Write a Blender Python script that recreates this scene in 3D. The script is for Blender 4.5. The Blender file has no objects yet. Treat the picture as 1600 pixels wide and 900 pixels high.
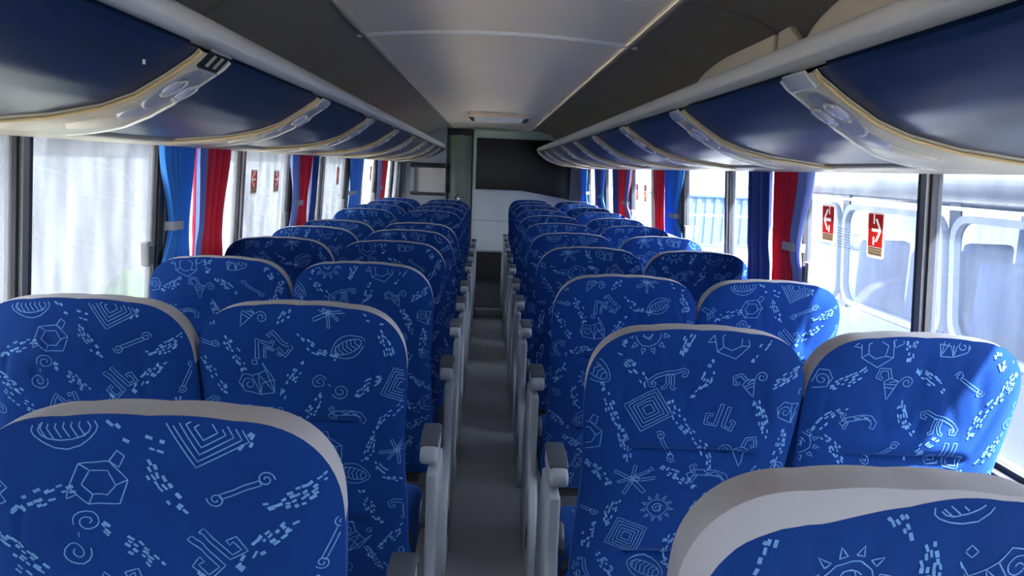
import bpy, bmesh, math, random
from mathutils import Vector, Matrix
R = math.radians
scene = bpy.context.scene
COL = scene.collection

# ------------------------------------------------------------------ materials
def lin(c):
    out = []
    for v in c[:3]:
        v /= 255.0
        out.append(v/12.92 if v <= .04045 else ((v+.055)/1.055)**2.4)
    return (*out, 1.0)

def mat(name, rgb, rough=.5, metal=0., spec=.5, var=.06, scale=6., bump=0., bscale=200., sheen=0., sheen_rgb=(255,255,255), coat=0., stretch=None):
    m = bpy.data.materials.new(name); m.use_nodes = True
    nt = m.node_tree; N = nt.nodes; L = nt.links
    p = N['Principled BSDF']
    p.inputs['Roughness'].default_value = rough
    p.inputs['Metallic'].default_value = metal
    p.inputs['Specular IOR Level'].default_value = spec
    p.inputs['Coat Weight'].default_value = coat
    if sheen:
        p.inputs['Sheen Weight'].default_value = sheen
        p.inputs['Sheen Roughness'].default_value = .45
        p.inputs['Sheen Tint'].default_value = lin(sheen_rgb)
    tc = N.new('ShaderNodeTexCoord')
    mp = N.new('ShaderNodeMapping')
    if stretch: mp.inputs['Scale'].default_value = stretch
    L.new(tc.outputs['Object'], mp.inputs['Vector'])
    nz = N.new('ShaderNodeTexNoise'); nz.inputs['Scale'].default_value = scale; nz.inputs['Detail'].default_value = 4
    L.new(mp.outputs['Vector'], nz.inputs['Vector'])
    mx = N.new('ShaderNodeMix'); mx.data_type = 'RGBA'
    c = lin(rgb)
    mx.inputs['A'].default_value = (*[v*(1-var) for v in c[:3]], 1)
    mx.inputs['B'].default_value = (*[min(1, v*(1+var)) for v in c[:3]], 1)
    L.new(nz.outputs['Fac'], mx.inputs['Factor'])
    L.new(mx.outputs['Result'], p.inputs['Base Color'])
    if bump:
        n2 = N.new('ShaderNodeTexNoise'); n2.inputs['Scale'].default_value = bscale; n2.inputs['Detail'].default_value = 2
        L.new(mp.outputs['Vector'], n2.inputs['Vector'])
        b = N.new('ShaderNodeBump'); b.inputs['Strength'].default_value = bump; b.inputs['Distance'].default_value = .002
        L.new(n2.outputs['Fac'], b.inputs['Height']); L.new(b.outputs['Normal'], p.inputs['Normal'])
    return m

def glass_mat(name, lo, hi, tint=(240,246,255), haze=(235,240,248), streak=(6,6,.5)):
    """dusty window glass: clear glass mixed with a film of dirt that scatters daylight"""
    m = bpy.data.materials.new(name); m.use_nodes = True
    nt = m.node_tree; N = nt.nodes; L = nt.links
    N.remove(N['Principled BSDF']); out = N['Material Output']
    tr = N.new('ShaderNodeBsdfTransparent'); tr.inputs['Color'].default_value = lin(tint)
    tl = N.new('ShaderNodeBsdfTranslucent'); tl.inputs['Color'].default_value = lin(haze)
    gl = N.new('ShaderNodeBsdfGlossy'); gl.inputs['Roughness'].default_value = .03
    tc = N.new('ShaderNodeTexCoord'); mp = N.new('ShaderNodeMapping'); mp.inputs['Scale'].default_value = streak
    nz = N.new('ShaderNodeTexNoise'); nz.inputs['Scale'].default_value = 3; nz.inputs['Detail'].default_value = 6
    L.new(tc.outputs['Object'], mp.inputs['Vector']); L.new(mp.outputs['Vector'], nz.inputs['Vector'])
    mr = N.new('ShaderNodeMapRange'); mr.inputs['From Min'].default_value = .3; mr.inputs['From Max'].default_value = .7
    mr.inputs['To Min'].default_value = lo; mr.inputs['To Max'].default_value = hi
    L.new(nz.outputs['Fac'], mr.inputs['Value'])
    mx = N.new('ShaderNodeMixShader'); L.new(mr.outputs['Result'], mx.inputs['Fac'])
    L.new(tr.outputs[0], mx.inputs[1]); L.new(tl.outputs[0], mx.inputs[2])
    lw = N.new('ShaderNodeLayerWeight'); lw.inputs['Blend'].default_value = .5
    pw = N.new('ShaderNodeMath'); pw.operation = 'POWER'; pw.inputs[1].default_value = 5; L.new(lw.outputs['Facing'], pw.inputs[0])
    fr = N.new('ShaderNodeMath'); fr.operation = 'MULTIPLY_ADD'; fr.inputs[1].default_value = .4; fr.inputs[2].default_value = .02; L.new(pw.outputs[0], fr.inputs[0])
    m2 = N.new('ShaderNodeMixShader'); L.new(fr.outputs[0], m2.inputs['Fac'])
    L.new(mx.outputs[0], m2.inputs[1]); L.new(gl.outputs[0], m2.inputs[2])
    L.new(m2.outputs[0], out.inputs['Surface'])
    return m

M = {}
M['fabric'] = mat('blue_seat_fabric', (3,49,116), rough=.85, spec=.2, var=.26, scale=6, bump=.15, bscale=350, sheen=.35, sheen_rgb=(90,160,255))
M['print'] = mat('pale_blue_print', (104,150,200), rough=.85, spec=.1, var=.35, scale=90)
M['band'] = mat('grey_seat_edging', (168,165,168), rough=.8, spec=.2, var=.05, bump=.12, bscale=300)
M['seatgrey'] = mat('grey_seat_plastic', (158,164,172), rough=.42, var=.05)
M['padgrey'] = mat('slate_arm_pad', (74,79,86), rough=.5, var=.06)
M['darkplastic'] = mat('dark_plastic', (42,42,46), rough=.55)
M['belt'] = mat('black_webbing', (26,26,32), rough=.6, bump=.3, bscale=500)
M['floor'] = mat('grey_vinyl_floor', (146,148,152), rough=.42, var=.12, scale=5, bump=.08, bscale=120)
M['frontfloor'] = mat('black_rubber_floor', (30,30,32), rough=.6, var=.1)
M['ceil'] = mat('pale_ceiling_lining', (247,230,204), rough=.55, var=.03, scale=1.5)
M['dark'] = mat('charcoal_ceiling_carpet', (158,150,136), rough=.38, var=.15, scale=3, bump=.1, bscale=60)
M['seam'] = mat('cream_seam_strip', (252,246,236), rough=.5)
M['rail'] = mat('pale_grey_rail', (226,222,214), rough=.32, var=.02)
M['lockerblue'] = mat('navy_locker_laminate', (20,42,76), rough=.36, var=.04, scale=2)
M['beige'] = mat('beige_moulding', (196,186,164), rough=.4, var=.03)
M['rim'] = mat('tan_edge_trim', (206,176,124), rough=.45, var=.04)
M['pod'] = mat('grey_lamp_pod', (150,150,160), rough=.35, var=.04)
M['lens'] = mat('clear_lamp_lens', (186,184,200), rough=.15, coat=.5)
M['plate'] = mat('silver_number_plate', (214,212,208), rough=.25, metal=.3)
M['slot'] = mat('empty_slot', (22,18,16), rough=.7)
M['pillar'] = mat('grey_window_pillar', (134,132,134), rough=.4, metal=.2)
M['rubber'] = mat('black_window_rubber', (46,44,48), rough=.55)
M['yard'] = mat('grey_screen_wall', (70,74,78), rough=.9, var=.2, scale=.8)
M['wall'] = mat('grey_side_lining', (150,154,160), rough=.6, var=.05)
M['front'] = mat('light_grey_partition', (206,211,215), rough=.45, var=.03)
M['frame'] = mat('pale_green_grey_frame', (204,218,196), rough=.4, var=.03)
M['tinted'] = mat('tinted_black_glass', (14,12,13), rough=.18, spec=.25, var=.15, scale=1.2)
M['door'] = mat('dark_olive_door', (112,122,106), rough=.25, var=.1, scale=2)
M['chrome'] = mat('chrome', (220,220,215), rough=.12, metal=1.)
M['flap'] = mat('beige_board', (214,198,170), rough=.6)
M['niche'] = mat('warm_grey_niche', (214,205,200), rough=.5)
M['cblue'] = mat('bright_blue_curtain', (60,152,244), rough=.8, var=.08, sheen=.3, bump=.1, bscale=300)
M['cnavy'] = mat('deep_blue_curtain', (44,78,156), rough=.8, var=.08, sheen=.3)
M['cred'] = mat('red_curtain', (228,26,66), rough=.8, var=.08, sheen=.3, bump=.1, bscale=300)
M['clin'] = mat('periwinkle_lining', (140,160,226), rough=.8, var=.05)
M['tie'] = mat('grey_tieback', (176,178,184), rough=.6)
M['red'] = mat('red_sticker', (206,40,30), rough=.4, var=.03)
M['sand'] = mat('sand_sticker_text', (176,150,112), rough=.5, var=.03)
M['white'] = mat('white_sticker', (236,232,226), rough=.4, var=.02)
M['ink'] = mat('grey_ink', (120,126,136), rough=.6)
M['alu'] = mat('aluminium_edge', (176,178,182), rough=.3, metal=.7)
M['glassL'] = glass_mat('dusty_glass_dull', .3, .75, tint=(225,230,236), haze=(86,90,97), streak=(5,5,.7))
M['glassR'] = glass_mat('dusty_glass_clear', .12, .3, tint=(225,231,240), haze=(52,60,74), streak=(5,5,1.2))
M['glassB'] = glass_mat('tinted_rear_glass', .0, .04, tint=(140,142,146))
M['concrete'] = mat('pale_concrete_yard', (222,216,204), rough=.9, var=.12, scale=.6)
M['asphalt'] = mat('grey_asphalt', (92,92,90), rough=.95, var=.1)
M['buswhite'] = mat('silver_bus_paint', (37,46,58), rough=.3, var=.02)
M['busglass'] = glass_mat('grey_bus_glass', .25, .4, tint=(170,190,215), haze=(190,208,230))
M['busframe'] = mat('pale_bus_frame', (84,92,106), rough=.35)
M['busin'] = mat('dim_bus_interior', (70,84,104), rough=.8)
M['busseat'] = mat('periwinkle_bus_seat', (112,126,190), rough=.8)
M['lime'] = mat('lime_reflector', (210,232,90), rough=.5)
M['shedblue'] = mat('pale_blue_paint', (60,86,124), rough=.7)
M['plaster'] = mat('cream_plaster', (228,220,204), rough=.9, var=.06, scale=.8)
M['leaf'] = mat('green_hedge_leaves', (40,64,26), rough=.8, var=.4, scale=4)
M['netting'] = mat('grey_bus_curtain', (190,192,200), rough=.8)

def see_light(m, f):
    nt = m.node_tree; p = nt.nodes['Principled BSDF']; out = nt.nodes['Material Output']
    t = nt.nodes.new('ShaderNodeBsdfTranslucent'); mx = nt.nodes.new('ShaderNodeMixShader'); mx.inputs[0].default_value = f
    src = p.inputs['Base Color'].links[0].from_socket
    nt.links.new(src, t.inputs['Color']); nt.links.new(p.outputs[0], mx.inputs[1]); nt.links.new(t.outputs[0], mx.inputs[2]); nt.links.new(mx.outputs[0], out.inputs['Surface'])
for k in ('cblue','cnavy','cred','clin'): see_light(M[k], .15)
for k in ('red','white','sand'): see_light(M[k], .45)

# ------------------------------------------------------------------ mesh helper
class MB:
    def __init__(s): s.v = []; s.f = []; s.m = []; s.mats = []; s.smooth = []
    def mi(s, m):
        if m not in s.mats: s.mats.append(m)
        return s.mats.index(m)
    def face(s, idx, m, sm=False): s.f.append(idx); s.m.append(s.mi(m)); s.smooth.append(sm)
    def add(s, pts): n = len(s.v); s.v.extend([tuple(p) for p in pts]); return n
    def grid(s, pts, m, closed_u=False, closed_v=False, sm=True, flip=False):
        nu = len(pts); nv = len(pts[0]); b = s.add([p for r in pts for p in r])
        for i in range(nu if closed_u else nu-1):
            for j in range(nv if closed_v else nv-1):
                i2 = (i+1) % nu; j2 = (j+1) % nv
                q = [b+i*nv+j, b+i2*nv+j, b+i2*nv+j2, b+i*nv+j2]
                s.face(q[::-1] if flip else q, m, sm)
        return b
    def box(s, lo, hi, m, bev=0., seg=2, xf=None):
        bm = bmesh.new(); bmesh.ops.create_cube(bm, size=1)
        for v in bm.verts:
            v.co = Vector([lo[k] + (v.co[k]+.5)*(hi[k]-lo[k]) for k in range(3)])
        if bev: bmesh.ops.bevel(bm, geom=bm.edges[:], offset=bev, segments=seg, profile=.5, affect='EDGES')
        s.bm(bm, m, xf, bev > 0)
    def bm(s, bm, m, xf=None, sm=False):
        bm.verts.index_update()
        b = s.add([(xf @ v.co if xf else v.co) for v in bm.verts])
        for f in bm.faces: s.face([b+v.index for v in f.verts], m, sm)
        bm.free()
    def prism(s, poly, a, b, m, axis=0, bev=0.):
        """poly of 2D points in the plane across `axis`, extruded from a to b"""
        bm = bmesh.new()
        def P(p, t):
            return {0: (t, p[0], p[1]), 1: (p[0], t, p[1]), 2: (p[0], p[1], t)}[axis]
        va = [bm.verts.new(P(p, a)) for p in poly]; vb = [bm.verts.new(P(p, b)) for p in poly]
        n = len(poly)
        bm.faces.new(va); bm.faces.new(vb[::-1])
        for i in range(n): bm.faces.new((va[i], vb[i], vb[(i+1) % n], va[(i+1) % n]))
        bmesh.ops.recalc_face_normals(bm, faces=bm.faces[:])
        if bev:
            ed = [e for e in bm.edges if len(e.link_faces) == 2 and e.calc_face_angle() > .6]
            bmesh.ops.bevel(bm, geom=ed, offset=bev, segments=2, profile=.5, affect='EDGES')
        s.bm(bm, m, None, bev > 0)
    def tube(s, path, r, m, n=10, cap=True):
        path = [Vector(p) for p in path]; rows = []
        for i, p in enumerate(path):
            t = (path[min(i+1, len(path)-1)] - path[max(i-1, 0)]).normalized()
            a = t.cross(Vector((0,0,1)))
            if a.length < 1e-3: a = t.cross(Vector((1,0,0)))
            a.normalize(); b = t.cross(a)
            rr = r[i] if isinstance(r, (list, tuple)) else r
            rows.append([p + a*math.cos(2*math.pi*k/n)*rr + b*math.sin(2*math.pi*k/n)*rr for k in range(n)])
        b0 = s.grid(rows, m, closed_v=True)
        if cap:
            s.face([b0+k for k in range(n)], m); e = b0+(len(rows)-1)*n
            s.face([e+k for k in range(n)][::-1], m)
    def build(s, name, parent=None, loc=(0,0,0)):
        me = bpy.data.meshes.new(name); me.from_pydata(s.v, [], s.f)
        for m in s.mats: me.materials.append(m)
        me.polygons.foreach_set('material_index', s.m)
        me.polygons.foreach_set('use_smooth', s.smooth)
        me.update()
        o = bpy.data.objects.new(name, me); COL.objects.link(o); o.location = loc
        if parent: o.parent = parent
        return o

def tag(o, label, cat, group=None, kind=None):
    o['label'] = label; o['category'] = cat
    if group: o['group'] = group
    if kind: o['kind'] = kind
    return o
def thing(name, label, cat, loc=(0,0,0), group=None):
    o = bpy.data.objects.new(name, None); o.empty_display_size = .1; COL.objects.link(o); o.location = loc
    return tag(o, label, cat, group)
def struct(o, label=None, cat=None):
    o['kind'] = 'structure'
    if label: o['label'] = label
    if cat: o['category'] = cat
    return o
def copy_tree(o, parent=None):
    c = o.copy(); COL.objects.link(c)
    if parent: c.parent = parent
    for ch in o.children: copy_tree(ch, c)
    return c
ORD = ['first','second','third','fourth','fifth','sixth','seventh','eighth','ninth','tenth','eleventh','twelfth']

# ------------------------------------------------------------------ camera
F = 1200.0
Yc = Vector((765-800, 450-262, -F)).normalized()
roll = R(2.0)
Zc = Vector((math.sin(roll), math.cos(roll), 0)); Zc = (Zc - Yc*Zc.dot(Yc)).normalized()
Xc = Yc.cross(Zc)
cam = bpy.data.cameras.new('camera'); co = bpy.data.objects.new('camera', cam); COL.objects.link(co)
mw = Matrix((Xc, Yc, Zc)).to_4x4(); mw.translation = (-.015, 0, 1.5)
co.matrix_world = mw
cam.sensor_width = 36; cam.lens = 36*F/1600; cam.clip_start = .05; cam.clip_end = 400
scene.camera = co

# ------------------------------------------------------------------ fabric motifs
def spiral(cx, cy, r, turns, a0=0., d=1, n=22):
    return [(cx+r*(1-t/n*.82)*math.cos(a0+d*turns*6.283*t/n), cy+r*(1-t/n*.82)*math.sin(a0+d*turns*6.283*t/n)) for t in range(n+1)]
def limb(path, w):
    """hollow outline round a path"""
    L_, R_ = [], []
    for i, p in enumerate(path):
        a = path[max(i-1, 0)]; b = path[min(i+1, len(path)-1)]
        dx, dy = b[0]-a[0], b[1]-a[1]; l = math.hypot(dx, dy) or 1
        L_.append((p[0]-dy/l*w, p[1]+dx/l*w)); R_.append((p[0]+dy/l*w, p[1]-dx/l*w))
    pts = L_ + R_[::-1]; return pts + [pts[0]]
def closed(p): return list(p) + [p[0]]
def wob(rng, k): return rng.uniform(-k, k)
def m_sun(g):
    o = [closed([(.3*math.cos(a)*(1+wob(g,.1)), .3*math.sin(a)*(1+wob(g,.1))) for a in [i*6.283/11 for i in range(11)]])]
    for i in range(11):
        a = i*6.283/11+.2; c, s = math.cos(a), math.sin(a)
        o.append(closed([(.36*c-.05*s, .36*s+.05*c), (.5*c, .5*s), (.36*c+.05*s, .36*s-.05*c)]))
    o.append(spiral(0, 0, .17, 1.6)); o.append(closed([(.12,.1),(.0,.16),(-.13,.08),(-.1,-.1),(.08,-.13)])); return o
def m_arch(g):
    return [limb([(-.4,-.02),(-.5,-.14),(-.46,-.26),(-.36,-.25),(-.36,-.14)][::-1]+[(-.3,.05),(-.1,.16),(.15,.2),(.36,.3),(.48,.26),(.46,.14),(.36,.12)], .045),
            limb([(-.04,.1),(.0,-.12),(-.06,-.28),(-.14,-.3)], .04), limb([(.1,.12),(.14,-.1),(.14,-.26),(.24,-.3)], .04)]
def m_square(g):
    o = []
    for k in (.42,.35,.27,.19,.11): o.append(closed([(k*1.05+wob(g,.015),k+wob(g,.015)),(-k,k),(-k*1.05,-k),(k,-k)]))
    return o
def m_spirals(g): return [spiral(-.2,.22,.2,1.7,0), spiral(.16,-.2,.22,1.7,3.1), [(-.02,.1),(.02,.02)]]
def m_heart(g):
    return [closed([(-.36,.3),(-.3,.1),(-.1,.14),(.05,.2),(.22,.34),(.42,.24),(.46,0),(.2,-.3),(-.1,-.46),(-.3,-.2)]), [(-.3,.1),(-.1,-.46),(-.1,.14),(.2,-.3),(.05,.2)],
            spiral(.26,.06,.17,1.4), [(-.3,-.2),(-.02,-.1),(.2,-.3)], closed([(-.3,.42),(-.22,.5),(-.16,.4),(-.24,.34)])]
def m_fret(g):
    a = limb([(-.48,-.06),(-.2,.36),(.04,.04),(.12,.14)], .05); b = limb([(-.3,-.14),(-.14,.1),(.0,-.1)], .03)
    c = limb([(.1,.3),(.26,.34),(.3,-.02),(.42,-.26),(.16,-.36),(.12,-.1)], .045); return [a, b, c, limb([(.02,-.22),(.1,-.3)], .03)]
def m_leaf(g):
    o = [closed([(.5*math.cos(a), .26*math.sin(a)*(1-.25*math.cos(2*a))) for a in [i*6.283/16 for i in range(16)]]), closed([(.4*math.cos(a), .18*math.sin(a)) for a in [i*6.283/14 for i in range(14)]])]
    for x in (-.28,-.16,-.04,.08,.2,.3): o.append([(x,.15),(x+.06,.02),(x-.02,-.14)])
    return o
def m_beast(g):
    return [limb([(-.48,.1),(-.3,.2),(-.1,.16),(.16,.12),(.34,.02),(.42,-.2),(.3,-.32)], .07), limb([(-.34,.18),(-.4,.36),(-.28,.38)], .04),
            limb([(-.3,.12),(-.44,-.06)], .04), [(-.1,.2),(.1,.05),(.3,.05)], [(-.1,.1),(.16,.16),(.36,-.1)]]
def m_hooks(g):
    return [limb([(-.12,.36),(-.16,-.26),(-.4,-.3),(-.42,-.06),(-.3,-.04)], .05), limb([(.1,.38),(.06,-.3),(.36,-.32),(.4,-.04),(.24,-.02)], .05)]
def m_turtle(g):
    return [closed([(-.4,.04),(-.16,.36),(.26,.32),(.42,-.02),(.2,-.36),(-.24,-.3)]), closed([(-.22,.04),(-.06,.22),(.2,.18),(.24,-.06),(.06,-.2),(-.14,-.16)]),
            closed([(.26,.32),(.42,.46),(.5,.36),(.36,.2)]), closed([(-.4,.04),(-.5,-.14),(-.34,-.1)]), [(-.16,.36),(-.06,.22)], [(.42,-.02),(.24,-.06)], [(-.24,-.3),(-.14,-.16)]]
def m_wrench(g):
    return [limb([(-.3,-.14),(0,.0),(.28,.14)], .04), spiral(.36,.2,.13,1.5), spiral(-.36,-.18,.13,1.5,3)]
def m_bird(g):
    return [limb([(-.46,.3),(-.1,.05),(.14,-.02),(.48,.0)], .035), limb([(-.3,-.36),(-.08,-.02),(.04,.4)], .035), limb([(-.06,.0),(.2,-.38)], .05),
            limb([(-.42,-.02),(.0,.08),(.34,.2)], .03), closed([(.02,.12),(.12,.04),(.04,-.08),(-.08,.02)]), closed([(.34,.2),(.4,.32),(.48,.22)])]
def m_curl(g):
    return [closed([(-.12,.1),(.02,-.42),(.24,.04),(.1,.14)]), [(-.06,-.1),(.14,-.1)], [(-.1,.0),(.2,-.02)], limb([(.1,.14),(.2,.34),(.4,.32),(.42,.12),(.3,.1)], .04), spiral(-.32,.1,.17,1.6), [(-.12,.1),(.1,.04)]]
MOTIFS = [m_sun, m_arch, m_square, m_spirals, m_heart, m_fret, m_leaf, m_beast, m_hooks, m_turtle, m_wrench, m_bird, m_curl]

def pattern(rng, x0, x1, y0, y1, cell=.088):
    """list of (polyline, width) covering the rectangle: figures and trails of short dashes in turn"""
    out = []
    nx = max(1, round((x1-x0)/cell)); ny = max(1, round((y1-y0)/cell)); bag = []
    for j in range(ny):
        for i in range(nx):
            cx = x0+(i+.5+(.22 if j % 2 else -.22))*(x1-x0)/nx+wob(rng,.012); cy = y0+(j+.5)*(y1-y0)/ny+wob(rng,.014)
            a = rng.uniform(-.7, .7); ca, sa = math.cos(a), math.sin(a)
            if (i+j) % 2 == 0:
                if not bag: bag = MOTIFS[:]; rng.shuffle(bag)
                sz = rng.uniform(.078, .1); fl = rng.choice((-1, 1))
                for pl in bag.pop()(rng):
                    out.append(([(cx+sz*(p[0]*fl*ca-p[1]*sa), cy+sz*(p[0]*fl*sa+p[1]*ca)) for p in pl], .0017))
            else:
                a = rng.choice((.9, -.9, 1.3, -1.2, .5, -.6))+wob(rng,.2); ca, sa = math.cos(a), math.sin(a); bend = wob(rng, .5); ln = rng.uniform(.085, .12)
                n = 9
                for k in range(n):
                    t = (k+.5)/n-.5
                    for w in (-1.4, -.5, .5, 1.4):
                        if rng.random() < .34+abs(t)*.6: continue
                        lx = t*ln+wob(rng,.003); ly = w*.007*(1.1-abs(t)*1.2)+bend*(t*t)*.08+wob(rng,.001)
                        da = 2*bend*t*.7+wob(rng,.2); l2 = rng.uniform(.003, .0055)
                        q = [(lx-l2*math.cos(da), ly-l2*math.sin(da)), (lx+l2*math.cos(da), ly+l2*math.sin(da))]
                        out.append(([(cx+p[0]*ca-p[1]*sa, cy+p[0]*sa+p[1]*ca) for p in q], rng.uniform(.003, .005)))
    return out

def strokes(mb, pats, mapf, inside, m, step=.009):
    """thin printed ribbons laid on the surface mapf(x, y)"""
    for pl, w in pats:
        pts = [pl[0]]
        for a, b in zip(pl, pl[1:]):
            n = max(1, math.ceil(math.hypot(b[0]-a[0], b[1]-a[1])/step))
            pts += [(a[0]+(b[0]-a[0])*k/n, a[1]+(b[1]-a[1])*k/n) for k in range(1, n+1)]
        row = []; ok = []
        for i, p in enumerate(pts):
            a = pts[max(i-1, 0)]; b = pts[min(i+1, len(pts)-1)]
            dx, dy = b[0]-a[0], b[1]-a[1]; l = math.hypot(dx, dy) or 1
            ox, oy = -dy/l*w/2, dx/l*w/2
            ok.append(inside(*p)); row.append((mapf(p[0]+ox, p[1]+oy), mapf(p[0]-ox, p[1]-oy)))
        base = mb.add([q for r in row for q in r])
        for i in range(len(row)-1):
            if ok[i] and ok[i+1]: mb.face([base+2*i, base+2*i+1, base+2*i+3, base+2*i+2], m, True)

# ------------------------------------------------------------------ seats
HB = .813; TH = .033; PIV = .38; SC = .42
def outline_pts():
    pts = []
    def w(s): return .243 - .010*math.exp(-((s-.43)/.13)**2)
    rt, rb = .138, .07
    for k in range(13):   # bottom right corner
        a = -math.pi/2 + math.pi/2*k/12; pts.append((.238-rb+rb*math.cos(a), rb+rb*math.sin(a)))
    for k in range(1, 16): s = rb+(HB-rt*1.05-rb)*k/16; pts.append((w(s), s))
    for k in range(17):
        a = math.pi/2*k/16; ce, se = math.cos(a)**.86, math.sin(a)**.86
        pts.append((.243-rt+rt*ce, HB-rt*1.05+rt*1.05*se))
    half = pts
    full = half + [(0, HB+.004)] + [(-x, s) for x, s in half[::-1]] + [(0, -.002)]
    return full
OUT = outline_pts()
_ang = sorted((math.atan2(s-SC, x), math.hypot(x, s-SC)) for x, s in OUT)
import bisect
_A = [a for a, r in _ang]
def Rad(th):
    i = bisect.bisect(_A, th)
    a0, r0 = _ang[i-1]; a1, r1 = _ang[i % len(_ang)]
    d = (a1-a0) % (2*math.pi) or 1e-9
    return r0+(r1-r0)*(((th-a0) % (2*math.pi))/d)
def rho(x, s): return math.hypot(x, s-SC)/Rad(math.atan2(s-SC, x))
def smooth(t): t = max(0, min(1, t)); return t*t*(3-2*t)

def make_back(seed, wide=0.):
    rng = random.Random(seed)
    lumps = [(rng.uniform(-.18,.18), rng.uniform(.1,.72), rng.uniform(.05,.12), rng.uniform(-.004,.005)) for _ in range(9)]
    folds = [(rng.uniform(-.2,.2), rng.uniform(.62,.765), rng.uniform(.006,.011), rng.uniform(.03,.08), rng.uniform(-.4,.4)) for _ in range(16)]
    def nrear(x, s):
        q = min(1, rho(x, s)); n = TH+.020*(1-q**7)
        for cx, cs, w, a in lumps: n += a*math.exp(-((x-cx)**2+(s-cs)**2)/w**2)*(1-q**4)
        for cx, cs, w, l, k in folds: n -= .0034*math.exp(-((x-cx-k*(s-cs))/w)**2-((s-cs)/l)**2)*(1-q**6)
        for s0 in (HB-.292, HB-.575):
            win = smooth((.165-abs(x))/.06)
            n -= .017*win*math.exp(-((s-s0)/.009)**2) - .006*win*math.exp(-((s-s0-.035)/.03)**2)
        n -= .006*math.exp(-(x/.13)**2-((s-.66)/.12)**2)
        return n
    NT = 168
    ths = [-math.pi+2*math.pi*k/NT for k in range(NT)]
    def rb(th):
        if not wide: return 1.
        x, s = math.cos(th), math.sin(th)
        lf = smooth((-x*1.0+.25)/.6)*smooth((s+.6)/.5)
        return 1-wide*(.15+.85*lf)
    mb = MB(); fab = M['fabric']
    RS = [.02,.08,.16,.25,.34,.43,.51,.58,.64,.70,.75,.80,.84,.875,.91,.94,.965,.985,1.]
    # rear face needs fine rows at the tucks: concentric rings plus local density
    def at(r, th, n): rr = Rad(th)*r; return (rr*math.cos(th), -n, SC+rr*math.sin(th))
    rows = []
    RF = []
    for a, b in zip(RS, RS[1:]): RF += [a+(b-a)*k/4 for k in range(4)]
    RF.append(1.)
    for r in RF:
        row = []
        for th in ths:
            q = r*rb(th); x, _, s = at(q, th, 0); row.append((x, -nrear(x, s), s))
        rows.append(row)
    b = mb.grid(rows, fab, closed_v=True, flip=True)
    mb.face([b+k for k in range(NT)], fab)
    # front face (towards the sitter)
    rows = []
    for r in RS:
        rows.append([(lambda p: (p[0], TH+.03*(1-r**5), p[2]))(at(r*.962, th, 0)) for th in ths])
    b = mb.grid(rows, fab, closed_v=True); mb.face([b+k for k in range(NT)][::-1], fab)
    # edge strip: blue low on the sides, grey round the top
    bd = MB(); prof = 7
    def edge(th, k):
        t = k/prof; n = TH-2*TH*t; e = 1-.038*t+.008*math.sin(math.pi*t)
        return at(e, th, n)
    grey = lambda th: SC+Rad(th)*math.sin(th) > HB-(.6 if wide else .165)
    for i in range(NT):
        t0, t1 = ths[i], ths[(i+1) % NT]; g = grey(t0) and grey(t1)
        tgt, mm = (bd, M['band']) if g else (mb, fab)
        if wide:
            for j in range(3):
                q = [[at(rb(t)+(1-rb(t))*u/3, t, 0) for u in (j, j+1)] for t in (t0, t1)]
                q = [[(p[0], -nrear(p[0], p[2]), p[2]) for p in r_] for r_ in q]
                k0 = tgt.add([q[0][0], q[0][1], q[1][1], q[1][0]]); tgt.face([k0, k0+1, k0+2, k0+3], mm, True)
        for k in range(prof):
            k0 = tgt.add([edge(t0, k), edge(t0, k+1), edge(t1, k+1), edge(t1, k)]); tgt.face([k0, k0+1, k0+2, k0+3], mm, True)
    lim = .985
    strokes(mb, pattern(rng, -.26, .26, -.02, HB+.03), lambda x, s: (x, -nrear(x, s)-.0009, s),
            lambda x, s: rho(x, s) < lim*(rb(math.atan2(s-SC, x)) if wide else 1), M['print'])
    return mb, bd

def weld(o):
    bm = bmesh.new(); bm.from_mesh(o.data); bmesh.ops.remove_doubles(bm, verts=bm.verts[:], dist=1e-5); bm.to_mesh(o.data); bm.free()

BACKS = []
for k, (seed, wide) in enumerate([(3,0),(11,0),(23,0),(37,0),(51,0),(64,.10)]):
    a, b = make_back(seed, wide)
    oa = a.build('backrest'); ob = b.build('edge_band'); weld(ob)
    BACKS.append((oa.data, ob.data))
    bpy.data.objects.remove(oa); bpy.data.objects.remove(ob)

def cushion_mesh():
    mb = MB(); rng = random.Random(5)
    mb.box((-.228,-.02,.33), (.228,.47,.475), M['fabric'], bev=.045, seg=5)
    pats = pattern(rng, -.2, .2, .0, .45)
    strokes(mb, pats, lambda x, y: (x, y, .4757), lambda x, y: abs(x) < .18 and .03 < y < .42, M['print'], .02)
    for sg in (-1, 1):
        strokes(mb, pattern(rng, .0, .45, .36, .45), lambda y, z: (sg*.2287, y, z), lambda y, z: .03 < y < .42 and .376 < z < .43, M['print'], .02)
    return mb
def belt_mesh():
    mb = MB(); y0, y1 = .07, .115
    pr = [(-.2305,.36),(-.2305,.43),(-.224,.462),(-.2,.481),(0,.483),(.2,.481),(.224,.462),(.2305,.43),(.2305,.36)]
    rows = [[(x, y0, z) for x, z in pr], [(x, y1, z) for x, z in pr]]
    mb.grid(rows, M['belt'])
    mb.box((-.035,y0-.006,.478), (.035,y1+.006,.498), M['darkplastic'], bev=.005)
    return mb
_c = cushion_mesh().build('seat_cushion'); CUSH = _c.data; bpy.data.objects.remove(_c)
_c = belt_mesh().build('seat_belt'); BELT = _c.data; bpy.data.objects.remove(_c)
def ped_mesh():
    mb = MB(); mb.box((-.19,.02,.29), (.19,.42,.335), M['darkplastic'], bev=.01)
    mb.box((-.05,.10,0.), (.05,.34,.30), M['seatgrey'], bev=.015); mb.box((-.12,.06,0.), (.12,.38,.02), M['seatgrey'], bev=.006)
    return mb
_c = ped_mesh().build('pedestal'); PED = _c.data; bpy.data.objects.remove(_c)
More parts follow.
